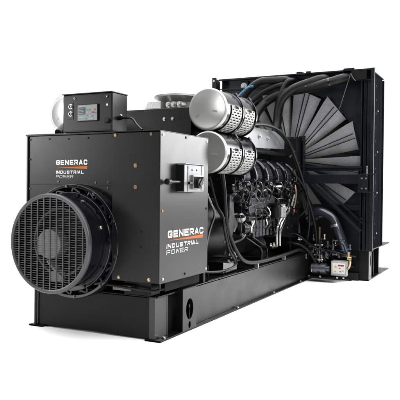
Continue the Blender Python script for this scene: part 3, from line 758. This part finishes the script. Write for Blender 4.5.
for k in range(95):
    y = rnd.uniform(1.95,3.75); z = rnd.uniform(.66,1.34)
    MB().bolt((-.17+rnd.uniform(-.04,.04),y,z),(1,0,0),rnd.uniform(.008,.014),.02).build('engine_bolt', rnd.choice(('engine_grey','bolt','engine_grey','steel')), eng)

# engine mounts with brackets
for y in (2.78,3.84,1.60):
    mt = MB()
    if y > 2: mt.prism([(y-.42,.70),(y-.38,.70),(y-.10,.54),(y-.10,.36),(y+.06,.36),(y+.06,.55),(y-.18,.72)],lambda u,v,t:(-.22+t,u,v),0,.012)
    else: mt.box(-.30,-.12,y-.18,y+.16,.36,.47)
    mt.box(-.30,-.08,y-.09,y+.10,.500,.514)
    o = mt.build('engine_mount','gloss',eng,.003)
    MB().bar((-.09,y-.08,.522),(-.09,y+.09,.522),.03,.014).build('mount_plate','brass' if y > 2 else 'engine_grey',eng,.003)
    for dy in (-.05,.05): MB().bolt((-.11,y+dy,.53),(0,0,1),.016,.035).build('mount_nut','bolt',eng)
# oil pan straps
for y in (2.45,2.62): MB().tube([(-.20,y-.25,.66),(-.18,y-.05,.58),(-.16,y+.12,.50),(-.16,y+.12,.38)],.007,6,3).build('mount_stay','engine_grey',eng)

# belt guard + post
bg = MB().box(-.50,-.13,3.72,3.95,.95,1.88).build('belt_guard','paint',root,.006)
MB().box(-.176,-.093,3.952,3.985,1.15,1.905).box(-.106,-.093,3.9,3.952,1.15,1.905).build('guard_post','radpaint',bg,.003)
for z in (1.2,1.5,1.85): MB().bolt((-.14,3.95,z),(0,-1,0),.012,.012).build('guard_bolt','bolt',bg)
for k in range(5): MB().bolt((-.44+k*.07,3.72,1.86),(0,-1,0),.010,.010).build('guard_bolt','engine_grey',bg)

# ================= cable runs
MB().tube([(-.02,1.15,1.36),(-.01,1.18,1.20),(0.0,1.20,.95),(-.0,1.26,.80),(0.0,1.38,.66),(0.0,1.54,.53),(0,1.70,.46),(0,1.95,.425),(0,2.35,.415),(0,2.75,.418),(0,3.12,.425),(0,3.45,.430),(-.02,3.8,.37),(.05,3.95,.33)],.020,14,8).build('cable_conduit','rubber',root)
MB().tube([(-.1,1.05,1.30),(-.05,1.10,1.05),(0,1.14,.93),(.0,1.18,.80),(.0,1.28,.62),(.0,1.42,.50),(-.0,1.40,.44),(-.02,1.22,.42),(-.05,1.0,.43),(-.08,.85,.45)],.012,10,8).build('battery_cable','rubber',root)
MB().tube([(-.1,1.10,1.10),(.0,1.18,.86),(.0,1.30,.66),(.0,1.44,.53),(0,1.47,.46),(.0,1.36,.425),(.0,1.2,.41)],.009,8,8).build('battery_cable','rubber',root)
for (y,z) in ((2.03,.385),(2.9,.39)): MB().box(-.03,.012,y-.012,y+.012,z-.03,z+.03).build('cable_clip','steel',base,.003)
# hoses in front of the belt guard
MB().tube([(-.10,1.95,1.86),(-.08,2.35,1.905),(-.07,2.75,1.895),(-.07,3.05,1.83),(-.07,3.30,1.72),(-.06,3.50,1.55),(-.04,3.66,1.36),(-.0,3.76,1.12),(.06,3.84,.85),(.10,3.86,.62),(.11,3.85,.40),(.10,3.83,.24)],.019,12,8).build('coolant_line','rubber',root)
MB().tube([(-.14,2.9,1.90),(-.13,3.20,1.82),(-.12,3.45,1.68),(-.10,3.62,1.48),(-.06,3.72,1.28),(-.0,3.80,1.05),(.02,3.82,.80),(.0,3.84,.60),(-.05,3.86,.45),(-.12,3.86,.37)],.015,12,8).build('coolant_line','rubber',root)
MB().tube([(-.10,3.45,1.42),(-.05,3.62,1.30),(.0,3.7,1.18),(.02,3.74,1.0),(-.06,3.72,.86),(-.22,3.74,.80)],.012,10,8).build('wiring_loom','rubber',root)
# bits behind the junction box: dark frame uprights & cables
MB().tube([(-.05,.80,1.25),(-.02,.92,1.06),(-.02,1.0,.96),(-.10,1.06,.80),(-.16,1.08,.55)],.012,8).build('battery_cable','engine_grey',root)
MB().box(-.12,-.06,.86,.90,.35,1.2).build('box_support','paint',root,.004)
MB().box(-.30,-.05,.95,1.25,.352,.36).box(-.16,-.15,1.14,1.15,.36,.47).build('battery_tray','frame',root,.003)
MB().box(-.20,-.05,1.40,1.75,.47,.478).build('mount_shelf','engine_grey',root,.002)
for y in (1.45,1.6): MB().bolt((-.08,y,.478),(0,0,1),.013,.02).build('shelf_bolt','bolt',root)

# ================= studio
fl = MB(); fl.v = [(-8+9*math.cos(2*PI*i/64)*1.0+7.4, 1.6+9*math.sin(2*PI*i/64), 0) for i in range(64)]; fl.face(range(64))
floor = fl.build('floor', 'floor', None, smooth=False); floor.location = (0,0,-.001); floor['kind'] = 'structure'

# ------------------------------------------------------------------ camera
cam = D.cameras.new('camera'); co = D.objects.new('camera', cam); COL.objects.link(co); scn.camera = co
F, YAW, PIT, ROL, CY = 631.5241, 26.5701, -.8601, .5311, 197.2585
co.location = (2.43166, -4.20460, 1.2)
cam.sensor_width = 36; cam.lens = 36*F/400; cam.shift_y = -(200-CY)/400
y_, p_, r_ = map(math.radians, (YAW, PIT, ROL))
fwd = V((-math.sin(y_)*math.cos(p_), math.cos(y_)*math.cos(p_), math.sin(p_)))
rgt = V((math.cos(y_), math.sin(y_), 0)); upv = rgt.cross(fwd)
# clockwise image roll
R2 = rgt*math.cos(r_) + upv*math.sin(r_); U2 = upv*math.cos(r_) - rgt*math.sin(r_)
co.rotation_euler = Matrix((R2, U2, -fwd)).transposed().to_euler()
cam.clip_end = 500; cam.clip_start = .1

# ------------------------------------------------------------------ light
w = D.worlds.new('World'); scn.world = w; w.use_nodes = True; nt = w.node_tree
bg_ = nt.nodes['Background']
tc = nt.nodes.new('ShaderNodeTexCoord'); vm = nt.nodes.new('ShaderNodeVectorMath'); vm.operation = 'DOT_PRODUCT'
vd = V((-.447,.894,0)).normalized(); vm.inputs[1].default_value = vd
nt.links.new(tc.outputs['Generated'], vm.inputs[0])
mr = nt.nodes.new('ShaderNodeMapRange'); mr.interpolation_type = 'SMOOTHSTEP'
mr.inputs[1].default_value = .45; mr.inputs[2].default_value = .75; mr.inputs[3].default_value = .03; mr.inputs[4].default_value = 1.08
nt.links.new(vm.outputs['Value'], mr.inputs[0]); nt.links.new(mr.outputs[0], bg_.inputs['Strength'])
bg_.inputs['Color'].default_value = (1,1,1,1)

def area(name, loc, target, sx, sy, power):
    l = D.lights.new(name, 'AREA'); l.shape = 'RECTANGLE'; l.size = sx; l.size_y = sy; l.energy = power
    o = D.objects.new(name, l); COL.objects.link(o); o.location = loc
    o.rotation_euler = (V(target)-V(loc)).to_track_quat('-Z','Y').to_euler()
    return o
area('overhead_softbox', (0,1.4,7.5), (0,1.4,0), 16, 16, 3300)
area('side_softbox', (3.3,6.0,2.6), (0,.4,1.1), 2.5, 2.5, 330)
area('front_softbox', (-6.0,-4.5,2.35), (-1.3,0,1.4), 1.3, 1.5, 240)
area('key_softbox', (4.6,-1.6,3.2), (0,2.6,1.3), 1.2, 1.6, 120)

scn.view_settings.view_transform = 'Standard'; scn.view_settings.look = 'None'
scn.view_settings.exposure = 0; scn.view_settings.gamma = 1
scn.cycles.max_bounces = 6; scn.cycles.use_denoising = True
